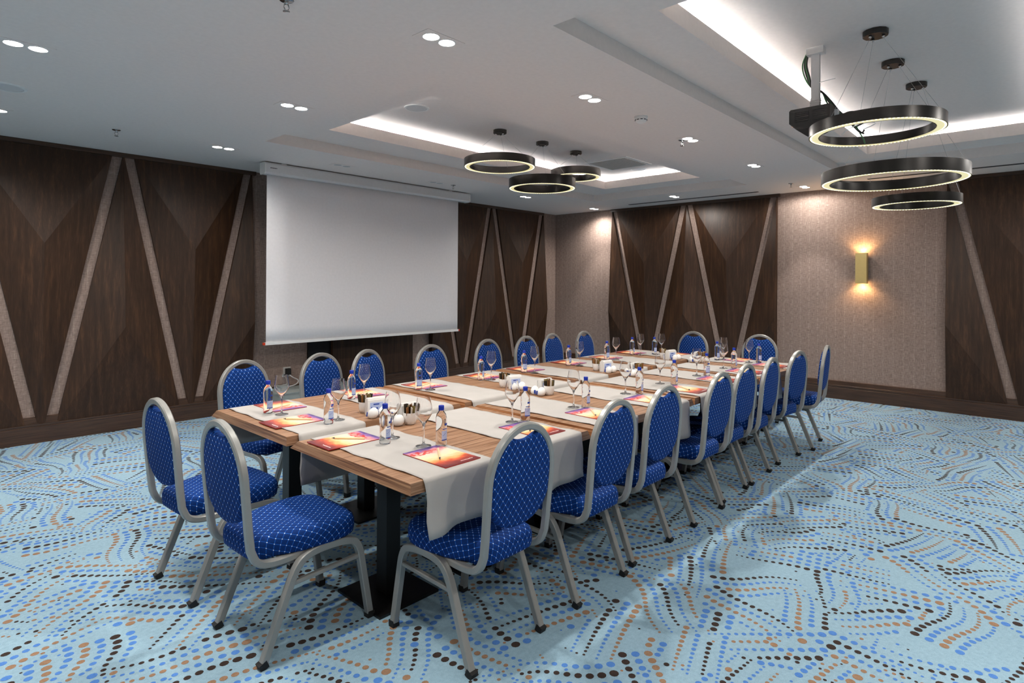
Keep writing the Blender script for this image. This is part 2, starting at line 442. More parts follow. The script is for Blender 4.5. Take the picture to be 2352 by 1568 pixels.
# faceted walnut wall panels (each a shallow pyramid on the papered wall)
tn = [0]
def panel(kind, c0, half, side, wallid, zb=.150, zt=2.755):
    """kind 'A' wide at the foot, 'V' wide at the top; side 0 full, -1/+1 only that half kept"""
    top, bot = (.006, half-.115) if kind == 'A' else (half-.10, .022)
    za = 1.045 if kind == 'A' else 1.85; t0, ta = .034, .135
    if kind == 'A': out = [(-bot,zb),(bot,zb),(top,zt),(-top,zt)]
    else: out = [(-bot,zb),(bot,zb),(top,zt),(-top,zt)]
    P = MB()
    def w(s, z, d):
        return (c0+s, YL-d, z) if wallid == 'left' else (XR-d, c0+s, z)
    if side == 0:
        front = [w(s,z,t0) for s,z in out]; back = [w(s,z,.001) for s,z in out]; ap = w(0,za,ta)
        ctop, cbot = w(0,zt,t0+.004), w(0,zb,t0+.004)
        if kind == 'A':
            vs = front+back+[ap, ctop]
            fs = [(0,1,8),(1,2,8),(3,0,8),(2,9,8),(9,3,8)]
        else:
            vs = front+back+[ap, cbot]
            fs = [(2,3,8),(1,2,8),(3,0,8),(0,9,8),(9,1,8)]
        fs += [(0,4,5,1),(1,5,6,2),(2,6,7,3),(3,7,4,0)]
    else:
        s = side
        pts = [(s*bot,zb),(s*top,zt),(0,zt),(0,zb)]
        front = [w(p,z,t0) for p,z in pts]; back = [w(p,z,.001) for p,z in pts]; ap = w(0,za,ta)
        vs = front+back+[ap, w(0,za,.001)]
        if kind == 'A': fs = [(0,1,8),(3,0,8),(1,2,8)]
        else: fs = [(1,2,8),(0,1,8),(3,0,8)]
        fs += [(0,4,5,1),(1,5,6,2),(3,7,4,0),(2,8,9,6),(8,3,7,9)]
    P.add(vs, fs); tn[0] += 1
    struct(P.build('trim_%d' % tn[0], M['walnut']))
pl = .648
panel('A', 1.715-2*pl, pl, 0, 'left'); panel('V', 1.067, pl, 0, 'left'); panel('A', 1.715, pl, 0, 'left'); panel('V', 2.363, pl, 0, 'left'); panel('A', 3.012, pl, -1, 'left')
panel('V', -.229, pl, 0, 'left')
panel('A', 5.70, pl, 1, 'left'); panel('V', 6.35, pl, 0, 'left'); panel('A', 7.01, pl, 0, 'left'); panel('V', 7.67, pl, 0, 'left'); panel('A', 8.35, pl, -1, 'left')
pr_ = .688
panel('A', 5.715, pr_, -1, 'right'); panel('V', 5.03, pr_, 0, 'right'); panel('A', 4.335, pr_, 0, 'right'); panel('V', 3.645, pr_, 0, 'right'); panel('A', 2.955, pr_, 1, 'right')
panel('A', 1.0, pr_, -1, 'right'); panel('V', .31, pr_, 0, 'right'); panel('A', -.38, pr_, 0, 'right'); panel('V', -1.07, pr_, 0, 'right')
def trimbox(_, x0, x1, y0, y1, z0, z1, mat='walnut'): tn[0] += 1; struct(MB().box(x0,x1,y0,y1,z0,z1).build('trim_%d' % tn[0], M[mat]))
for nm, a, b in (('trim_left_a', X0, 3.06), ('trim_left_b', 5.66, 8.36)): trimbox(nm, a, b, YL-.036, YL-.001, 2.757, ZC-.001, 'skirt')
for nm, a, b in (('trim_right_a', 2.92, 5.74), ('trim_right_b', -1.8, 1.02)): trimbox(nm, XR-.036, XR-.001, a, b, 2.757, ZC-.001, 'skirt')
# flat veneered boards behind the projection screen and a flat black board in place of the recess beside them
trimbox('trim_flat_board', 4.05, 5.34, YL-.075, YL-.001, .236, ZC-.001); trimbox('trim_black_board', 3.73, 4.05, YL-.03, YL-.001, .236, ZC-.001, 'black')

# ------------------------------------------------------------------ lights
def spot(name, loc, energy, size=62, blend=.55, col=(1,.945,.885), rad=.03, rot=(0,0,0)):
    l = bpy.data.lights.new(name, 'SPOT'); l.energy = energy; l.spot_size = radians(size); l.spot_blend = blend; l.color = col; l.shadow_soft_size = rad
    o = bpy.data.objects.new(name, l); COL.objects.link(o); o.location = loc; o.rotation_euler = rot; return o
DL = [(2.045,2.437,'over the near end of the tables'),(3.40,2.42,'over the second carpet-side table'),(4.96,2.436,'beside a hanging sprinkler'),(6.50,2.45,'over the far end of the tables'),(8.335,2.48,'over the wall with the brass sconce'),
      (.567,4.207,'over the bare carpet beside a flush speaker'),(2.11,4.163,'at the near corner of the tray with three rings'),(8.02,4.183,'before the long slot over the end wall'),
      (.595,5.95,'at the edge of view near the screen wall'),(2.297,5.955,'just before the screen casing'),(6.62,5.872,'beyond the screen, below the ring lamps'),(8.43,5.90,'in the corner of the room')]
E_BEAM, E_WIDE = 60, 78
def downlight(x, y, label, on=True):
    t = empty('recessed_downlight', (x,y,ZC), 0, label, 'ceiling light', 'twin recessed downlights')
    MB().box(-.128,.128,-.066,.066,-.0025,.002).build('plate', M['ceiling'], t)
    for s in (-1,1):
        MB().lathe([(.0,-.004),(.036,-.0045),(.043,-.0035),(.043,.001)], (s*.054,0,0), 20).build('lens', M['lamp' if on else 'lampoff'], t, True)
        MB().ring([(.043,-.004),(.049,-.004),(.049,0),(.043,0)], (s*.054,0,0), 20).build('rim', M['white'], t)
        if on:
            o = spot('downlight_beam', (s*.054,0,-.02), E_BEAM*(.8 if y < 5 else .6 if x in (2.297,6.62) else 1.0), 94 if y < 5 and x < 8 else 62, .45 if y < 5 else .6) if s < 0 else spot('downlight_spill', (s*.054,0,-.02), E_WIDE*(.30 if y < 5 else .28 if x in (2.297,6.62) else .8), 174 if y < 5 else 150, .3 if y < 5 else 1.0)
            o.parent = t
for x, y, w in DL: downlight(x, y, 'lit twin downlight '+w)
downlight(3.53, 5.85, 'unlit twin downlight above the middle of the screen casing', False)
downlight(4.94, 5.92, 'unlit twin downlight beside the small sprinkler at the screen', False)
for x, y in ((.6,2.43),(-1.2,2.43),(-1.0,4.17),(-1.1,5.92),(.6,-.75),(2.05,-.75),(3.4,-.75),(4.96,-.75),(6.5,-.75),(8.3,-.75),(-1,.7),(.5,.8),(-1,-1.6)):  # added out-of-view lamps without fixtures, extending the downlight rows as room fill
    kf = .55 if x < 0 else 1.0
    spot('unseen_beam', (x-.054, y, ZC-.02), E_BEAM*1.15*kf, 62, .6); spot('unseen_fill', (x+.054, y, ZC-.02), E_WIDE*(.47 if y < 0 and x > 0 else .40)*kf, 174, .3)

# ------------------------------------------------------------------ ceiling fittings
def pendant(x, y, R, zb, h, label):
    t = empty('ring_pendant', (x,y,Z2), 0, label, 'pendant lamp', 'black ring pendant lamps')
    MB().lathe([(.066,-.034),(.07,-.03),(.07,-.001),(0,-.001)], n=12).build('canopy', M['black'], t, True, 40)
    b = MB()
    for k in range(3):
        a = radians(30+120*k); b.lathe([(.007,-.05),(.009,-.044),(.009,-.034)], (.042*cos(a), .042*sin(a), 0), 8)
    b.build('cable_grip', M['chrome'], t, True)
    zr = zb-Z2; w = .058
    MB().ring([(R,0),(R,h),(R-.004,h),(R-.004,0)], (0,0,zr), 96).build('outer_band', M['blackring'], t, True, 40)
    MB().ring([(R-w,.0),(R-w,h*.72),(R-w+.004,h*.72),(R-w+.004,.0)], (0,0,zr), 96).build('inner_band', M['blackring'], t, True, 40)
    MB().ring([(R-.004,h*.72),(R-w+.004,h*.72),(R-w+.004,h*.70),(R-.004,h*.70)], (0,0,zr), 96).build('top_plate', M['black'], t, True, 40)
    MB().ring([(R-.005,.001),(R-w+.005,.001),(R-w+.005,.006),(R-.005,.006)], (0,0,zr), 96).build('diffuser', M['ringglow'], t, True, 40)
    n = int(R*2*pi/.022); s = MB()
    for k in range(n):
        a = 2*pi*k/n; s.obox((cos(a)*(R-.012), sin(a)*(R-.012), zr+.0003), (-sin(a),cos(a),0), .0045, .004, .0008)
    s.build('led_beads', M['ringled'], t)
    for k in range(3):
        a = radians(30+120*k)
        MB().tube([(.042*cos(a),.042*sin(a),-.05),((R-.012)*cos(a),(R-.012)*sin(a),zr+h*.72)], circ(.0011,5)).build('suspension_wire', M['cable_steel'], t)
pendant(4.325,4.19,.361,2.683,.078,'black ring lamp hanging nearest the screen in the tray over the tables')
pendant(4.993,4.187,.365,2.547,.100,'black ring lamp hanging lowest of the three over the tables')
pendant(5.613,4.192,.292,2.753,.085,'small black ring lamp partly behind the lowest ring over the tables')
pendant(4.163,.838,.362,2.433,.066,'highest black ring lamp of the large trio, overlapping the projector')
pendant(4.81,.862,.439,2.224,.080,'widest black ring lamp, middle one of the large trio')
pendant(5.455,.822,.292,2.12,.066,'lowest black ring lamp of the large trio, before the papered wall')

def speaker(x, y, z, label):
    t = empty('ceiling_speaker', (x,y,z), 0, label, 'speaker')
    MB().ring([(.092,0),(.092,-.006),(.108,-.006),(.112,0)], (0,0,0), 40).build('rim', M['white'], t, True, 40)
    MB().lathe([(.0,-.004),(.012,-.004),(.09,-.003),(.092,0)], n=40).build('grille', M['speakermesh'], t, True, 40)
speaker(3.28,4.21,Z2,'round white speaker in the lit tray over the tables'); speaker(7.02,4.19,Z2,'round white speaker beyond the ceiling air grille'); speaker(.60,5.19,ZC,'round grey speaker flush in the plain ceiling')
t = empty('smoke_detector', (4.04,2.392,ZC), 0, 'white dome smoke detector on the ceiling between two downlights', 'smoke detector')
MB().lathe([(.052,-.012),(.052,0)], n=32).build('base', M['white'], t, True, 40)
MB().lathe([(0,-.052),(.022,-.05),(.04,-.038),(.046,-.026),(.046,-.012)], n=32).build('dome', M['white'], t, True, 40)
s = MB()
for k in range(10):
    a = 2*pi*k/10; s.obox((cos(a)*.0455, sin(a)*.0455, -.0275), (-sin(a),cos(a),0), .009, .0015, .0028)
s.build('vent_slot', M['darkprint'], t)
def sprinkler(x, y, label):
    t = empty('fire_sprinkler', (x,y,ZC), 0, label, 'sprinkler', 'ceiling sprinklers')
    MB().lathe([(.03,-.004),(.034,0)], n=20).build('escutcheon', M['chrome'], t, True)
    b = MB(); b.tube([(0,0,-.002),(0,0,-.02)], circ(.009,10)); b.tube([(.008,0,-.02),(.013,0,-.034),(.004,0,-.05)], circ(.0025,6)); b.tube([(-.008,0,-.02),(-.013,0,-.034),(-.004,0,-.05)], circ(.0025,6))
    b.build('frame', M['chrome'], t, True)
    MB().lathe([(0,-.055),(.016,-.054),(.016,-.051),(0,-.05)], n=12).build('deflector', M['chrome'], t)
sprinkler(1.287,2.62,'small chrome sprinkler at the top edge of the view'); sprinkler(1.41,5.947,'small chrome sprinkler above the first pair of slanted wall strips')
sprinkler(5.208,5.90,'small chrome sprinkler at the far end of the screen casing'); sprinkler(7.94,2.525,'small chrome sprinkler beside the last downlight before the sconce wall'); sprinkler(4.93,2.50,'small chrome sprinkler hanging in front of a lit downlight')
t = empty('air_grille', (6.52,4.19,Z2), 0, 'square grey air return grille in white frame inside the lit tray', 'vent')
MB().box(-.31,.31,-.31,.31,-.008,-.001).build('frame', M['white'], t)
g = MB()
for k in range(26): g.box(-.265,.265,-.262+k*.0205,-.262+k*.0205+.013,-.014,-.009)
g.box(-.265,.265,-.265,.265,-.0095,-.0085); g.build('filter_slats', M['greymesh'], t)
for (xa, ya, xb, yb, lab) in ((8.37,5.16,8.35,3.09,'long dark slot air vent above the carved end wall'),(8.19,1.73,8.25,.20,'long dark slot air vent beyond the large ring lamps')):
    t = empty('slot_vent', ((xa+xb)/2,(ya+yb)/2,ZC), 0, lab, 'vent', 'linear slot vents')
    L = abs(ya-yb)/2; MB().box(-.028,.028,-L,L,-.004,.0).build('frame', M['slot'], t); MB().box(-.008,.008,-L+.01,L-.01,-.0055,-.004).build('blade', M['blackmatte'], t)

# projector on its ceiling arm
t = empty('ceiling_projector', (4.20,1.185,Z2), 0, 'black projector hanging from a white ceiling arm beside the large ring lamps', 'projector')
MB().box(-.03,.03,-.052,.052,-.045,-.001).build('ceiling_plate', M['greywhite'], t)
b = MB(); b.box(-.016,.016,-.024,.024,-.33,-.045); b.build('arm', M['greywhite'], t)
b = MB(); b.box(-.02,.02,-.026,.026,-.40,-.33)
for k in range(4): b.box(-.022,.022,-.03,.03,-.35-.014*k,-.346-.014*k)
b.build('tilt_joint', M['greywhite'], t)
pj = MB()
prof = [(-.115,-.41),(.12,-.41),(.13,-.42),(.13,-.50),(.085,-.545),(-.02,-.545),(-.115,-.50)]
vs = [(x, y, z) for x in (-.11,.13) for y, z in prof]; n = len(prof)
pj.add(vs, [tuple(range(n)), tuple(range(2*n-1, n-1, -1))]+[(k,(k+1) % n,n+(k+1) % n,n+k) for k in range(n)])
body = pj.build('body', M['blackmatte'], t)
g = MB()
for r_ in range(6):
    for c_ in range(2): g.box(-.1135,-.1095,-.10+c_*.11,-.10+c_*.11+.085,-.435-r_*.012,-.430-r_*.012)
g.build('vent_fins', M['black'], t)
MB().lathe([(.03,0),(.03,.03),(.02,.03)], (0,0,0), 20).build('lens', M['chrome'], t).matrix_local = Matrix.Translation((.05,.13,-.46)) @ Matrix.Rotation(-pi/2,4,'X')
MB().box(-.02,.10,-.135,-.116,-.50,-.43).build('connector_panel', M['greywhite'], t)
for k, (mat, dy) in enumerate((('blackmatte',0),('greenwire',.012),('greenwire',-.008),('blackmatte',-.014))):
    p = smooth_path([(.02,.055+dy*.4,-.01),(.025,.078+dy,-.09),(.03,.06+dy,-.18),(.028,.03,-.25),(.026,-.03,-.29),(.03,-.07+dy,-.36),(.03,-.115+dy,-.43),(.02,-.155+dy,-.475)], 6)
    MB().tube(p, circ(.0045 if mat == 'greenwire' else .0055,7)).build('cable', M[mat], t, True)
for k, pts in enumerate(([(.02,-.15,-.475),(-.02,-.19,-.465),(-.04,-.25,-.48),(-.05,-.29,-.545),(-.05,-.25,-.57)], [(.02,-.155,-.48),(-.03,-.21,-.53),(-.06,-.25,-.58),(-.08,-.285,-.62),(-.08,-.30,-.605)], [(0,-.16,-.49),(-.04,-.22,-.55),(-.08,-.27,-.61),(-.09,-.30,-.63)])):
    MB().tube(smooth_path(pts, 6), circ(.005,7)).build('cable', M['blackmatte'], t, True)
MB().tube(smooth_path([(-.06,-.25,-.57),(-.08,-.275,-.62),(-.085,-.295,-.66),(-.09,-.305,-.69)], 5), circ(.004,6)).build('cable', M['greenwire'], t, True)
MB().tube(smooth_path([(-.07,-.29,-.60),(-.04,-.345,-.57),(-.02,-.33,-.55),(-.04,-.27,-.555),(-.09,-.21,-.59),(-.10,-.18,-.62)], 6), circ(.003,6)).build('cable', M['greywhite'], t, True)
MB().tube([(.0,.0,-.235),(-.03,-.06,-.24),(-.05,-.13,-.243)], circ(.0018,5)).build('cable_tie', M['white'], t)

# projection screen
SY = 6.30
t = empty('projection_screen', (4.36,SY,ZC), 0, 'wide pale grey pull-down projection screen in a white ceiling casing', 'projection screen')
xa, xb = 2.835-4.36, 5.83-4.36
prof = [(-.055,-.012),(.05,-.012),(.055,-.02),(.055,-.12),(.045,-.135),(-.045,-.135),(-.066,-.115),(-.066,-.03)]
cs = MB(); n = len(prof); cs.add([(x,y,z) for x in (xa+.012,xb-.012) for y,z in prof], [(k,(k+1) % n,n+(k+1) % n,n+k) for k in range(n)]+[tuple(range(n)),tuple(range(2*n-1,n-1,-1))]); cs.build('casing', M['greywhite'], t)
for xx in (xa, xb-.012):
    e = MB(); e.add([(x,y*1.05,(z+.07)*1.04-.07) for x in (xx,xx+.012) for y,z in prof], [(k,(k+1) % n,n+(k+1) % n,n+k) for k in range(n)]+[tuple(range(n)),tuple(range(2*n-1,n-1,-1))]); e.build('end_cap', M['white'], t)
for xx in (xa+.22, xb-.36): MB().box(xx-.03,xx+.03,-.05,.05,-.012,.001).build('bracket', M['greywhite'], t)
cl = MB(); cx0, cx1 = 2.885-4.36, 5.655-4.36; nn = 10
vs = []
for k in range(nn+1):
    for j in range(13):
        f = j/12; vs.append((cx0+(cx1-cx0)*k/nn, .004*sin(pi*k/nn), -.13-(2.80-.13-.845)*f))
cl.add(vs, [(k*13+j,(k+1)*13+j,(k+1)*13+j+1,k*13+j+1) for k in range(nn) for j in range(12)])
o = cl.build('screen_cloth', M['screen'], t, True); md = o.modifiers.new('solid','SOLIDIFY'); md.thickness = .002
MB().box(cx0-.012,cx1+.012,-.011,.011,.820-2.8,.85-2.8).build('bottom_bar', M['white'], t)
for xx in (cx0-.03, cx1+.012): MB().box(xx,xx+.02,-.013,.013,.822-2.8,.848-2.8).build('bar_end', M['red'], t)
lb = MB(); rx = xa+.06
for k in range(9): lb.box(rx+k*.0085,rx+k*.0085+.006,-.0675,-.066,-.072-(k % 3 == 0)*.002,-.064)
lb.build('maker_plate', M['darkprint'], t)

# brass wall sconce
t = empty('wall_sconce', (8.66,1.882,1.726), 0, 'brass box wall sconce glowing warm up and down on the papered wall', 'wall lamp')
b = MB(); w, d, hh, k = .064, .045, .197, .003
b.box(-d,-d+k,-w,w,-hh,hh); b.box(d-k,d,-w,w,-hh,hh); b.box(-d+k,d-k,-w,-w+k,-hh,hh); b.box(-d+k,d-k,w-k,w,-hh,hh); b.build('shade', M['brass'], t)
MB().box(d,.079,-.05,.05,-.15,.15).build('back_plate', M['blackmatte'], t)
for z in (-.16,.16): MB().tube([(d,-.052,z),(.078,-.052,z)], circ(.006,10)).build('fixing_screw', M['brass'], t, True)
for sgn in (-1,1):
    MB().lathe([(0,.12*sgn),(.026,.12*sgn),(.028,.128*sgn),(0,.13*sgn)], (0,0,0), 20).build('bulb', M['bulb'], t)
    o = spot('sconce_lamp', (.01,0,.165*sgn), 9.0, 150, .8, (1,.60,.26), .02, (pi if sgn > 0 else 0, 0, 0)); o.parent = t
    l = bpy.data.lights.new('sconce_glow','POINT'); l.energy = 1.6; l.color = (1,.58,.22); l.shadow_soft_size = .015
    o = bpy.data.objects.new('sconce_glow', l); COL.objects.link(o); o.location = (.03,0,(hh+.012)*sgn); o.parent = t

# grey AV cabinet and wall socket by the screen wall
t = empty('equipment_cabinet', (3.48,6.40,0), 0, 'low grey metal equipment cabinet against the screen wall behind the chairs', 'cabinet')
MB().box(-.48,.48,-.18,.18,.02,.275).build('body', M['cabinet'], t)
for s in (-1,1):
    d_ = MB().box(min(s*.006,s*.474),max(s*.006,s*.474),-.187,-.181,.03,.255).build('door', M['cabinet'], t)
    MB().tube([(s*-.0+ (s*.05),-.187,.17),(s*.05,-.196,.17)], circ(.008,10)).build('lock', M['chrome'], d_)
MB().box(-.49,.49,-.19,.19,.275,.288).build('top', M['cabinet'], t)
MB().box(-.47,.47,-.17,.17,0,.02).build('plinth', M['blackmatte'], t)
t = empty('power_socket', (3.46,YL-.001,.40), 0, 'grey power socket with black plug low on the wall above the cabinet', 'socket')
MB().box(-.045,.045,-.018,0,-.06,.06).build('plate', M['greymesh'], t); MB().box(-.025,.03,-.065,-.018,-.03,.045).build('plug', M['blackmatte'], t)
MB().tube(smooth_path([(.01,-.05,-.03),(.03,-.12,-.06),(.0,-.30,-.07),(-.10,-.42,-.095),(-.3,-.5,-.10)], 6), circ(.006,7)).build('lead', M['greywhite'], t, True)
for k in range(3):
    tag(MB().tube(smooth_path([(3.05-.02*k,6.15,.006),(3.0-.03*k,6.05+.04*k,.012+.05*k),(2.93,6.2+.05*k,.10+.06*k),(2.95+.02*k,6.45,.22+.03*k),(3.02,6.55,.296)], 6), circ(.006,7)).build('power_cable', M['greywhite'], None, True), ['lowest pale cable looping beside the grey cabinet','middle pale cable looping beside the grey cabinet','upper pale cable looping beside the grey cabinet'][k], 'cable', 'loose cables by the cabinet')

# ------------------------------------------------------------------ tables
TL, TX = 1.1715, 1.362
ORD = ['first','second','third','fourth','fifth','sixth','seventh','eighth']
def make_table():
    t = empty('conference_table')
    W = .862; top = MB(); x0, x1, y0, y1 = .004, TL-.042, 0, W; sx, sy = .034, .078
    zt, zb = .75, .704
    v = [(x0,y0,zt),(x1,y0,zt),(x1,y1,zt),(x0,y1,zt),(x0,y0,zb),(x1+sx,y0,zb),(x1+sx,y1+sy,zb),(x0,y1+sy,zb)]
    top.add(v, [(0,1,2,3),(7,6,5,4),(0,4,5,1),(2,6,7,3)], 0); top.add(v, [(3,7,4,0),(1,5,6,2)], 1)
    top.build('tabletop', [M['tablewood'], M['tableedge']], t)
    for cx in (.345, .86):
        cy = .615
        l = MB().box(cx-.04,cx+.04,cy-.04,cy+.04,.012,.69).build('column', M['black'], t)
        b = MB(); b.box(cx-.17,cx+.17,cy-.175,cy+.175,0,.012); b.build('base_plate', M['black'], t)
        MB().box(cx-.18,cx+.18,cy-.22,cy+.2,.69,.703).build('support_plate', M['black'], t)
    return t
tab0 = make_table(); index_kids(); first = True
def place(obj0, used, loc, rz, label, group=None, cat=None):
    if not used[0]:
        used[0] = True; obj0.location = loc; obj0.rotation_euler = (0,0,rz); obj0['label'] = label
        if group: obj0['group'] = group
        if cat: obj0['category'] = cat
        return obj0
    return dup(obj0, loc, rz, label, group)
YR, YLFT = 1.776, 2.752
tab0['category'] = 'table'; u = [False]
for k in range(4):
    place(tab0, u, (TX+k*TL, YR, 0), 0, '%s wooden table from the near end, carpet-side row' % ORD[k], 'conference tables')
    place(tab0, u, (TX+k*TL, YLFT, 0), 0, '%s wooden table from the near end, screen-side row' % ORD[k], 'conference tables')

# table runners
def runner(x0, x1, ybase, seed, label, hang0=.53, hang1=.50):
    rg = random.Random(seed); W = .862
    prof = [(-.010,hang0)]
    for k in range(1,6): prof.append((-.010, hang0+(.738-hang0)*k/6))
    prof += [(-.009,.738),(-.004,.749),(.006,.7528)]
    for k in range(1,14): prof.append((.006+(W-.02-.006)*k/14, .7528))
    prof += [(W-.008,.7525),(W+.012,.745),(W+.045,.728),(W+.076,.709),(W+.083,.700)]
    for k in range(1,6): prof.append((W+.0835, .700+(hang1-.700)*k/5))
    nx = 16; vs = []; ph = rg.random()*6; ph2 = rg.random()*6
    for j, (y, z) in enumerate(prof):
        h0 = max(0, (.735-z)/.25) if y < 0 else 0; h1 = max(0, (.70-z)/.25) if y > W+.08 else 0
        for i in range(nx+1):
            f = i/nx; x = x0+(x1-x0)*f
            edge = (abs(f-.5)*2)**6
            flat = (y > .01 and y < W-.01)
            zz = z + (edge*.0035*max(0, sin(j*1.9+ph+(0 if f < .5 else 2))) if flat else 0)
            xx = x + edge*.004*sin(j*1.35+ph2)*(1 if f > .5 else -1) + (f-.5)*-.02*h0
            yy = y - h0*(.010+.014*sin(f*7+ph)+.006*sin(f*15+ph2))
            zz += h0*.010*sin(f*5+ph2)
            if h1: yy += h1*.002*sin(f*8+ph)
            vs.append((xx, yy+ybase, zz))
    m = MB(); n = nx+1
    m.add(vs, [(j*n+i, j*n+i+1, (j+1)*n+i+1, (j+1)*n+i) for j in range(len(prof)-1) for i in range(nx)])
    o = m.build('table_runner', M['linen'], None, True); md = o.modifiers.new('cloth','SOLIDIFY'); md.thickness = .0014; md.offset = 1
    tag(o, label, 'table runner', 'white linen table runners')
sd = 0
for k in range(8):
    for row, yb in (('carpet', YR), ('screen', YLFT)):
        base = TX + (k//2)*TL + (.065 if k % 2 == 0 else .69); w = .375 if k % 2 == 0 else .38
        sd += 1; runner(base, base+w, yb, sd, '%s white linen runner from the near end, %s-side row' % (ORD[k], row), .53 if row == 'carpet' else .515, .505)

# ------------------------------------------------------------------ chairs
def make_chair():
    t = empty('banquet_chair')
    sec = rsq(.0145, .0145, .35)
    # hoop: side arms under the seat, up round the back
    half = [(-.02,.172,.383),(-.19,.176,.379),(-.262,.178,.40),(-.286,.179,.46)]
    up = []
    for k in range(1,5):
        z = .46+(.73-.46)*k/4; up.append((-.288-.09*(z-.46), .179+(.1835-.179)*(k/4), z))
    arc = []
    for k in range(1,24):
        a = pi*k/24; z = .73+.205*sin(a); arc.append((-.288-.09*(z-.46), .1835*cos(a), z))
    pts = rounded(half, .07, 5) + up
    full = pts + arc + [(x,-y,z) for x,y,z in reversed([tuple(p) for p in pts])]
    MB().tube(full, sec, ref=(0,1,0)).build('back_frame', M['chairmetal'], t, True, 30)
    for s in (-1,1):
        leg = rounded([(-.243,s*.205,.022),(-.105,s*.202,.36),(-.03,s*.2,.388),(.10,s*.2,.386),(.186,s*.2,.362),(.243,s*.205,.022)], .07, 6)
        l = MB().tube(leg, rsq(.0152,.0152,.22), ref=(0,1,0)).build('leg', M['chairmetal'], t, True, 30)
        for x, dx in ((-.243,-.009),(.243,.004)):
            MB().obox((x+dx*.6,s*.205,.014), (dx,0,.022 if dx < 0 else .05), .0145, .0165, .0165, up=(0,1,0)).build('rubber_foot', M['blackmatte'], l)
        MB().tube([(-.128,s*.2015,.285),(.205,s*.2,.292)], rsq(.009,.011,.4), ref=(0,0,1)).build('stretcher', M['chairmetal'], t, True, 30)
    MB().tube([(.06,-.19,.376),(.06,.19,.376)], rsq(.009,.011,.4)).build('cross_bar', M['chairmetal'], t, True, 30)
    MB().tube([(-.14,-.175,.372),(-.14,.175,.372)], rsq(.009,.011,.4)).build('cross_bar', M['chairmetal'], t, True, 30)
    # seat cushion
    outl = []
    key = [(-.272,0),(-.268,.11),(-.235,.152),(-.18,.160),(-.12,.185),(-.02,.212),(.08,.218),(.15,.203),(.192,.16),(.207,.08),(.209,0)]
    sp = smooth_path([(a,b,0) for a,b in key], 3); side = [(p.x,p.y) for p in sp]
    outl = side + [(x,-y) for x,y in reversed(side[1:-1])]
    cx = -.03; N = len(outl)
    rings = [(.93,.393),(.985,.402),(1.0,.425),(.998,.452),(.965,.472),(.885,.483),(.6,.486),(.22,.479)]
    vs = []
    for f, z in rings:
        for x, y in outl: vs.append((cx+(x-cx)*f, y*f, z + (.006*max(0,(x-.1))*0)))
    fs = [(k*N+i, k*N+(i+1) % N, (k+1)*N+(i+1) % N, (k+1)*N+i) for k in range(len(rings)-1) for i in range(N)]
    vs += [(cx,0,.471),(cx,0,.393)]; a, b = len(vs)-2, len(vs)-1
    fs += [((len(rings)-1)*N+i, (len(rings)-1)*N+(i+1) % N, a) for i in range(N)] + [((i+1) % N, i, b) for i in range(N)]
    def seatuv(co):
        # wrap the pattern down the sides
        d = max(0, .47-co.z); r = math.hypot(co.x-cx, co.y) or 1
        return (co.y + co.y/r*d, co.x + (co.x-cx)/r*d)
    MB().add(vs, fs).build('seat', M['fabric'], t, True, 80, seatuv)
    MB().box(-.17,.17,-.17,.17,.386,.394).build('seat_pan', M['chairmetal'], t)
    # backrest pad
    bo = []
    for k in range(0,25):                     # bottom, from +y to -y
        a = pi*k/24; bo.append((.171*cos(a)*(1 if abs(cos(a)) < .999 else 1), .655-.125*sin(a)))
    left = [(-.1715,.70),(-.1715,.74)]
    for k in range(1,7):
        a = radians(180-k*9.5); left.append((.1715*cos(a), .735+.192*sin(a)))
    top = [(-.075,.903),(-.05,.8925),(-.02,.886),(0,.885),(.02,.886),(.05,.8925),(.075,.903)]
    bo = bo + left + top + [(-y,z) for y,z in reversed(left)]
    N = len(bo); cz = .71
    def bx(z): return -.288-.09*(z-.46)
    vs = []
    lay = [(.90,-.014),(.975,-.010),(1.0,.0),(.99,.012),(.95,.024),(.86,.032),(.55,.037)]
    for f, d in lay:
        for y, z in bo:
            zz = cz+(z-cz)*f; vs.append((bx(zz)+d, y*f, zz))
    fs = [(k*N+i, k*N+(i+1) % N, (k+1)*N+(i+1) % N, (k+1)*N+i) for k in range(len(lay)-1) for i in range(N)]
    vs += [(bx(cz)+.039,0,cz),(bx(cz)-.016,0,cz)]; a, b = len(vs)-2, len(vs)-1
    fs += [((len(lay)-1)*N+i, (len(lay)-1)*N+(i+1) % N, a) for i in range(N)] + [((i+1) % N, i, b) for i in range(N)]
    MB().add(vs, fs).build('backrest', M['fabric'], t, True, 80, lambda co: (co.y, co.z))
    return t
ch0 = make_chair(); ch0['category'] = 'chair'; index_kids(); u = [False]
CH = [('carpet',x,y,a) for x,y,a in ((1.761,1.89,90),(2.425,1.89,91),(2.96,1.915,90),(3.67,1.91,90),(4.175,1.945,90),(4.68,1.95,92),(5.37,1.955,85),(5.985,1.915,97))]
CH += [('screen',x,y,a) for x,y,a in ((1.851,3.936,-79),(2.435,3.937,-82),(2.874,3.907,-75),(3.438,3.84,-87),(4.178,3.86,-87),(4.721,3.835,-88),(5.192,3.845,-85),(5.728,3.80,-86))]
cnt = {}
for row, x, y, a in CH:
    k = cnt.get(row, 0); cnt[row] = k+1
    place(ch0, u, (x,y,0), radians(a), 'blue patterned banquet chair on the %s side, %s from the near end' % (row, ORD[k]), 'blue banquet chairs')
place(ch0, u, (1.245,3.155,0), radians(3), 'blue patterned banquet chair at the near end, behind the other end chair', 'blue banquet chairs')
place(ch0, u, (1.275,2.478,0), radians(1.5), 'blue patterned banquet chair at the near end with its whole seat showing', 'blue banquet chairs')
place(ch0, u, (6.30,3.22,0), radians(176), 'blue patterned banquet chair at the far end, before the carved wall panels', 'blue banquet chairs')
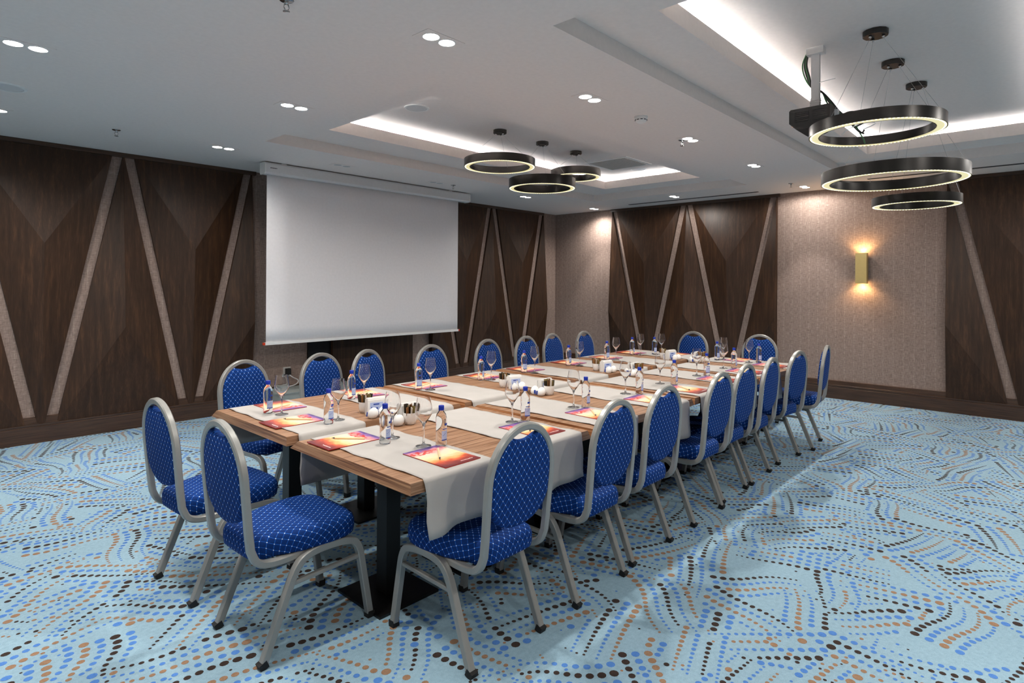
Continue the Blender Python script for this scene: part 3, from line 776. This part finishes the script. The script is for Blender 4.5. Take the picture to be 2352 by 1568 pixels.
place(ch0, u, (6.455,2.459,0), radians(183), 'blue patterned banquet chair at the far end, at the edge of the papered wall', 'blue banquet chairs')

# ------------------------------------------------------------------ place settings
TZ = .7545
BOT = dict(S1=(1.535,3.32),N1=(1.64,2.84),N2=(1.62,2.302),C1=(1.778,2.087),S2=(2.09,3.338),S3=(2.604,3.302),S4=(3.205,3.295),S5=(3.736,3.32),S6=(4.353,3.32),S7=(4.938,3.293),S8=(5.497,3.345),F1=(5.69,3.19),C2=(2.421,2.14),C3=(2.94,2.11),C4=(3.543,2.098),C5=(4.064,2.112),C6=(4.66,2.132),C7=(5.246,2.145),C8=(5.80,2.13),F2=(5.71,2.505))
GLA = dict(S1=(1.569,3.222),N1=(1.72,2.877),N2=(1.704,2.36),C1=(1.716,2.137),S2=(2.145,3.278),S3=(2.65,3.23),S4=(3.26,3.237),S5=(3.769,3.23),S6=(4.392,3.223),S7=(5.0,3.226),S8=(5.53,3.265),F1=(5.725,3.125),C2=(2.345,2.167),C3=(2.882,2.158),C4=(3.49,2.175),C5=(4.03,2.21),C6=(4.60,2.19),C7=(5.18,2.212),C8=(5.74,2.2),F2=(5.78,2.47))
def where(k):
    if k == 'N1': return 'near-end place, screen half'
    if k == 'N2': return 'near-end place, carpet half'
    if k == 'F1': return 'far-end place, screen half'
    if k == 'F2': return 'far-end place, carpet half'
    return '%s place from the near end, %s side' % (ORD[int(k[1])-1], 'screen' if k[0] == 'S' else 'carpet')
# bottle
t = empty('water_bottle'); t['category'] = 'bottle'
MB().lathe([(0,.003),(.018,.001),(.0235,0),(.0255,.006),(.0255,.02),(.0245,.05),(.0245,.085),(.0258,.115),(.0252,.13),(.021,.146),(.0135,.157),(.0112,.163),(.0112,.169),(0,.169)], n=28).build('body', M['water'], t, True, 60)
MB().lathe([(.0108,.1625),(.0128,.163),(.0132,.166),(.0132,.182),(.012,.1845),(0,.185)], n=20).build('cap', M['bluecap'], t, True, 40)
def wrap(m, z0, z1, a0, a1, r, n=8):
    vs = [(r*cos(a0+(a1-a0)*k/n), r*sin(a0+(a1-a0)*k/n), z) for z in (z0,z1) for k in range(n+1)]
    m.add(vs, [(k,k+1,n+2+k,n+1+k) for k in range(n)])
lb = MB(); wrap(lb,.028,.072,radians(-150),radians(-62),.0262)
lb.build('label', M['paleblue'], t, True)
lb = MB(); wrap(lb,.028,.033,radians(-150),radians(-62),.0265); wrap(lb,.078,.082,radians(-140),radians(-75),.0264); wrap(lb,.096,.106,radians(-120),radians(-78),.0272)
for k in range(5): wrap(lb,.050+.0042*(k % 4),.0515+.0042*(k % 4),radians(-140+k*13),radians(-131+k*13),.0265,2)
lb.build('label_print', M['blueprint'], t, True)
bt0 = t
# wine glass
t = empty('wine_glass'); t['category'] = 'glass'
outer = [(.0,.0),(.035,.0),(.036,.0015),(.030,.004),(.012,.008),(.0055,.013),(.0042,.03),(.0040,.075),(.0048,.09),(.0085,.102),(.014,.110),(.026,.128),(.0385,.149),(.0402,.156),(.0385,.172),(.0345,.198),(.0310,.222)]
inner = [(.0300,.222),(.0335,.198),(.0375,.172),(.0391,.156),(.0374,.150),(.0250,.1295),(.0120,.113),(.006,.1075),(0,.106)]
MB().lathe(outer+inner, n=32, cap=False).build('glass_body', M['glass'], t, True, 60)
gl0 = t
# brochure
t = empty('sunset_brochure'); t['category'] = 'brochure'
BW, BL = .098, .142     # half sizes; +y is the purple end
MB().box(-BW,BW,-BL,BL,0,.0035).build('pages', M['folder_red'], t)
m = MB(); m.add([(-BW,-BL,.0042),(BW,-BL,.0042),(BW,BL,.0042),(-BW,BL,.0042),(-BW,-BL,.0035),(BW,-BL,.0035),(BW,BL,.0035),(-BW,BL,.0035)], [(0,1,2,3),(0,4,5,1),(1,5,6,2),(2,6,7,3),(3,7,4,0)])
m.build('cover', M['cover'], t, uvfun=lambda co: ((co.x+BW)/(2*BW), (co.y+BL)/(2*BL)))
m = MB()
for k in range(11):
    x = .006+k*.0062; m.box(x,x+.0044,-.121,-.121+(.0055 if k % 4 == 0 else .0038),.0042,.0046)
m.build('cover_text', M['napkin'], t)
m = MB()
for k in range(7):
    x = -.012+k*.0085; m.box(x,x+.0055,.085,.085+(.010 if k in (0,3) else .007),.0042,.0046)
m.build('cover_lettering', M['red'], t)
br0 = t
# pencil
t = empty('short_pencil'); t['category'] = 'pencil'
MB().tube([(-.08,0,.0045),(.062,0,.0045)], circ(.0045,6)).build('shaft', M['pencil'], t)
m = MB(); m.add([(.062,.0045*cos(2*pi*k/6),.0045+.0045*sin(2*pi*k/6)) for k in range(6)]+[(.08,0,.0045)], [(k,(k+1) % 6,6) for k in range(6)]); m.build('tip', M['darkprint'], t)
pc0 = t
index_kids(); ub, ug, ur, up_ = [False], [False], [False], [False]
rg = random.Random(5)
BRO = dict(S1=(1.667,3.445,180),N1=(1.535,3.02,-90),N2=(1.518,2.475,-90),C1=(1.667,1.955,0),S2=(2.235,3.45,176),S3=(2.735,3.405,183))
PEN = dict(C1=(1.665,1.968,-127),N1=(1.559,3.02,130),N2=(1.532,2.476,131),S1=(1.64,3.39,200))
for k in BOT:
    w = where(k); bx, by = BOT[k]
    place(bt0, ub, (bx,by,TZ), rg.uniform(-.5,.5)+(0 if k[0] == 'C' else .3), 'small clear water bottle with blue cap, '+w, 'water bottles')
    gx, gy = GLA[k]; place(gl0, ug, (gx,gy,TZ), 0, 'empty stemmed wine glass, '+w, 'wine glasses')
    if k in BRO: x, y, a = BRO[k]
    elif k[0] == 'C': x, y, a = bx-.125, by-.155, rg.uniform(-3,3)
    elif k[0] == 'S': x, y, a = bx+.135, by+.105, 180+rg.uniform(-3,3)
    else: x, y, a = (5.85,3.03,90) if k == 'F1' else (5.88,2.365,90)
    place(br0, ur, (x,y,TZ), radians(a), 'sunset printed brochure, '+w, 'sunset brochures')
    if k in PEN: px, py, pa = PEN[k]
    else: px, py, pa = x, y+(.01 if k[0] == 'C' else -.01), (rg.uniform(-140,-115) if k[0] == 'C' else rg.uniform(190,215) if k[0] == 'S' else 60)
    place(pc0, up_, (px,py,TZ+.0047), radians(pa), 'short ivory pencil on the brochure, '+w, 'short pencils')

# ------------------------------------------------------------------ condiment sets
t = empty('sugar_cup'); t['category'] = 'cup'
MB().lathe([(0,.003),(.024,0),(.028,.003),(.034,.02),(.0365,.04),(.0365,.062),(.0345,.062),(.0342,.04),(.031,.02),(.025,.008),(0,.007)], n=32, cap=False).build('bowl', M['porcelain'], t, True, 60)
cup0 = t
t = empty('napkin_holder'); t['category'] = 'napkin holder'
for s in (-1,1):
    p = MB().box(-.055,.055,s*.02-.0035,s*.02+.0035,.006,.088).build('side_plate', M['porcelain'], t)
    sg = s
    y0, y1 = (s*.0235, s*.0243) if s > 0 else (s*.0243, s*.0235)
    m = MB(); m.box(-.042,.035,min(y0,y1),max(y0,y1),.018,.074); m.build('print_panel', M['paleblue'], p)
    y0, y1 = (s*.0243, s*.0249) if s > 0 else (s*.0249, s*.0243)
    m = MB(); m.box(-.022,.012,y0,y1,.060,.067); m.box(-.036,-.030,y0,y1,.024,.05); m.box(-.012,.004,y0,y1,.036,.045); m.build('emblem', M['blueprint'], p)
MB().box(-.055,.055,-.02,.02,0,.006).build('base', M['porcelain'], t)
hol0 = t
t = empty('napkin_stack'); t['category'] = 'napkins'
m = MB()
for k in range(11): m.box(-.052+.0008*(k % 3),.052-.0008*(k % 2),-.0155+k*.0028,-.0155+k*.0028+.0022,.0005,.089+.0015*((k*7) % 3))
m.build('napkins', M['napkin'], t)
nap0 = t
def shaker(mat):
    t = empty('salt_shaker'); t['category'] = 'shaker'
    m = MB(); n = 20; vs = []; pf = [(0,0),(.018,0),(.0265,.007),(.0305,.019),(.0288,.033),(.0215,.046),(.0115,.055),(0,.058)]
    for r, z in pf:
        for i in range(n):
            a = 2*pi*i/n; lean = .16*z; vs.append((r*cos(a)+lean, r*sin(a), z))
    m.add(vs, [(k*n+i,k*n+(i+1) % n,(k+1)*n+(i+1) % n,(k+1)*n+i) for k in range(len(pf)-1) for i in range(n)]); m.build('body', M['porcelain'], t, True)
    m = MB(); m.obox((-.0285,0,.022), (.12,0,1), .012, .006, .0025, up=(-1,0,.1)); m.build('blue_patch', M['blueprint'], t)
    return t
sh0 = shaker('p')
sac = {}
for nm, mt in (('brown','sachet_brown'),('dark','sachet_dark'),('olive','sachet_olive'),('white','sachet_white')):
    o = MB().box(-.0095,.0095,-.0015,.0015,0,.090).build('sugar_sachet', M[mt]); tag(o, 'x', 'sachet'); sac[nm] = o
index_kids(); uc, uh, un, us = [False], [False], [False], [False]; usac = {k: [False] for k in sac}
rg = random.Random(3)
for k in range(4):
    xc = 1.935 + (1.168)*k
    for side in ('screen','carpet'):
        wn = '%s %s-side table from the near end' % (ORD[k], side)
        sset = side == 'screen'
        cx, cy = (xc+.005, 2.955) if sset else (xc+.012, 2.54)
        hx, hy, ha = (xc+.015, 2.862, -14) if sset else (xc+.055, 2.612, -6)
        if k == 3: hx -= .02
        s1 = (xc-.05, 2.80, 70) if sset else (xc-.056, 2.556, 75)
        s2 = (xc+.014, 2.795, 110) if sset else (xc-.045, 2.617, 160)
        z = .7505
        place(cup0, uc, (cx,cy,z), 0, 'white porcelain sugar cup full of sachets, '+wn, 'sugar cups')
        place(hol0, uh, (hx,hy,z), radians(ha), 'white napkin holder with blue print, '+wn, 'napkin holders')
        place(nap0, un, (hx,hy,z+.0062), radians(ha), 'stack of white paper napkins in the holder, '+wn, 'napkin stacks')
        place(sh0, us, (s1[0],s1[1],z), radians(s1[2]-100), ('white egg-shaped shaker toward the near end, ' if sset else 'white egg-shaped shaker nearer the sugar cup, ')+wn, 'white shakers')
        place(sh0, us, (s2[0],s2[1],z), radians(s2[2]-120), ('white egg-shaped shaker toward the far end, ' if sset else 'white egg-shaped shaker farther from the sugar cup, ')+wn, 'white shakers')
        kinds = ['dark','olive','dark','olive','dark','brown','white','olive','dark','brown','olive','dark','brown'] if k < 2 else ['brown','olive','brown','dark','brown','white','olive','brown','dark','brown','olive','brown','white']
        for i, kd in enumerate(kinds):
            if i < 9: a = 2*pi*i/9; rr_ = .0215
            else: a = 2*pi*(i-9)/4+.4; rr_ = .009
            o = place(sac[kd], usac[kd], (cx+rr_*cos(a), cy+rr_*sin(a), z+.0095), 0, 'thin %s sachet standing in the sugar cup, %s' % (kd, wn), '%s sachets in the sugar cup, %s' % (kd, wn))
            o.rotation_euler = (radians(rg.uniform(-3,3)), radians(rg.uniform(2,9)), a+rg.uniform(-.3,.3)) if i < 9 else (0, radians(rg.uniform(-4,4)), rg.uniform(0,3))
            o.scale = (1,1,rg.uniform(.92,1.12))

# ------------------------------------------------------------------ world and render look
w = bpy.data.worlds.new('world'); S.world = w; w.use_nodes = True
w.node_tree.nodes['Background'].inputs[0].default_value = (.6,.7,.85,1); w.node_tree.nodes['Background'].inputs[1].default_value = .0
S.view_settings.view_transform = 'Standard'; S.view_settings.look = 'None'; S.view_settings.gamma = 1.0; S.view_settings.exposure = 0.37
S.view_settings.use_curve_mapping = False
cy = S.cycles
cy.max_bounces = 9; cy.diffuse_bounces = 4; cy.glossy_bounces = 3; cy.transmission_bounces = 8; cy.transparent_max_bounces = 8
cy.caustics_reflective = False; cy.caustics_refractive = True; cy.sample_clamp_indirect = 6.0; cy.blur_glossy = 1.0
cy.use_adaptive_sampling = True; cy.adaptive_threshold = .025
cy.use_denoising = True
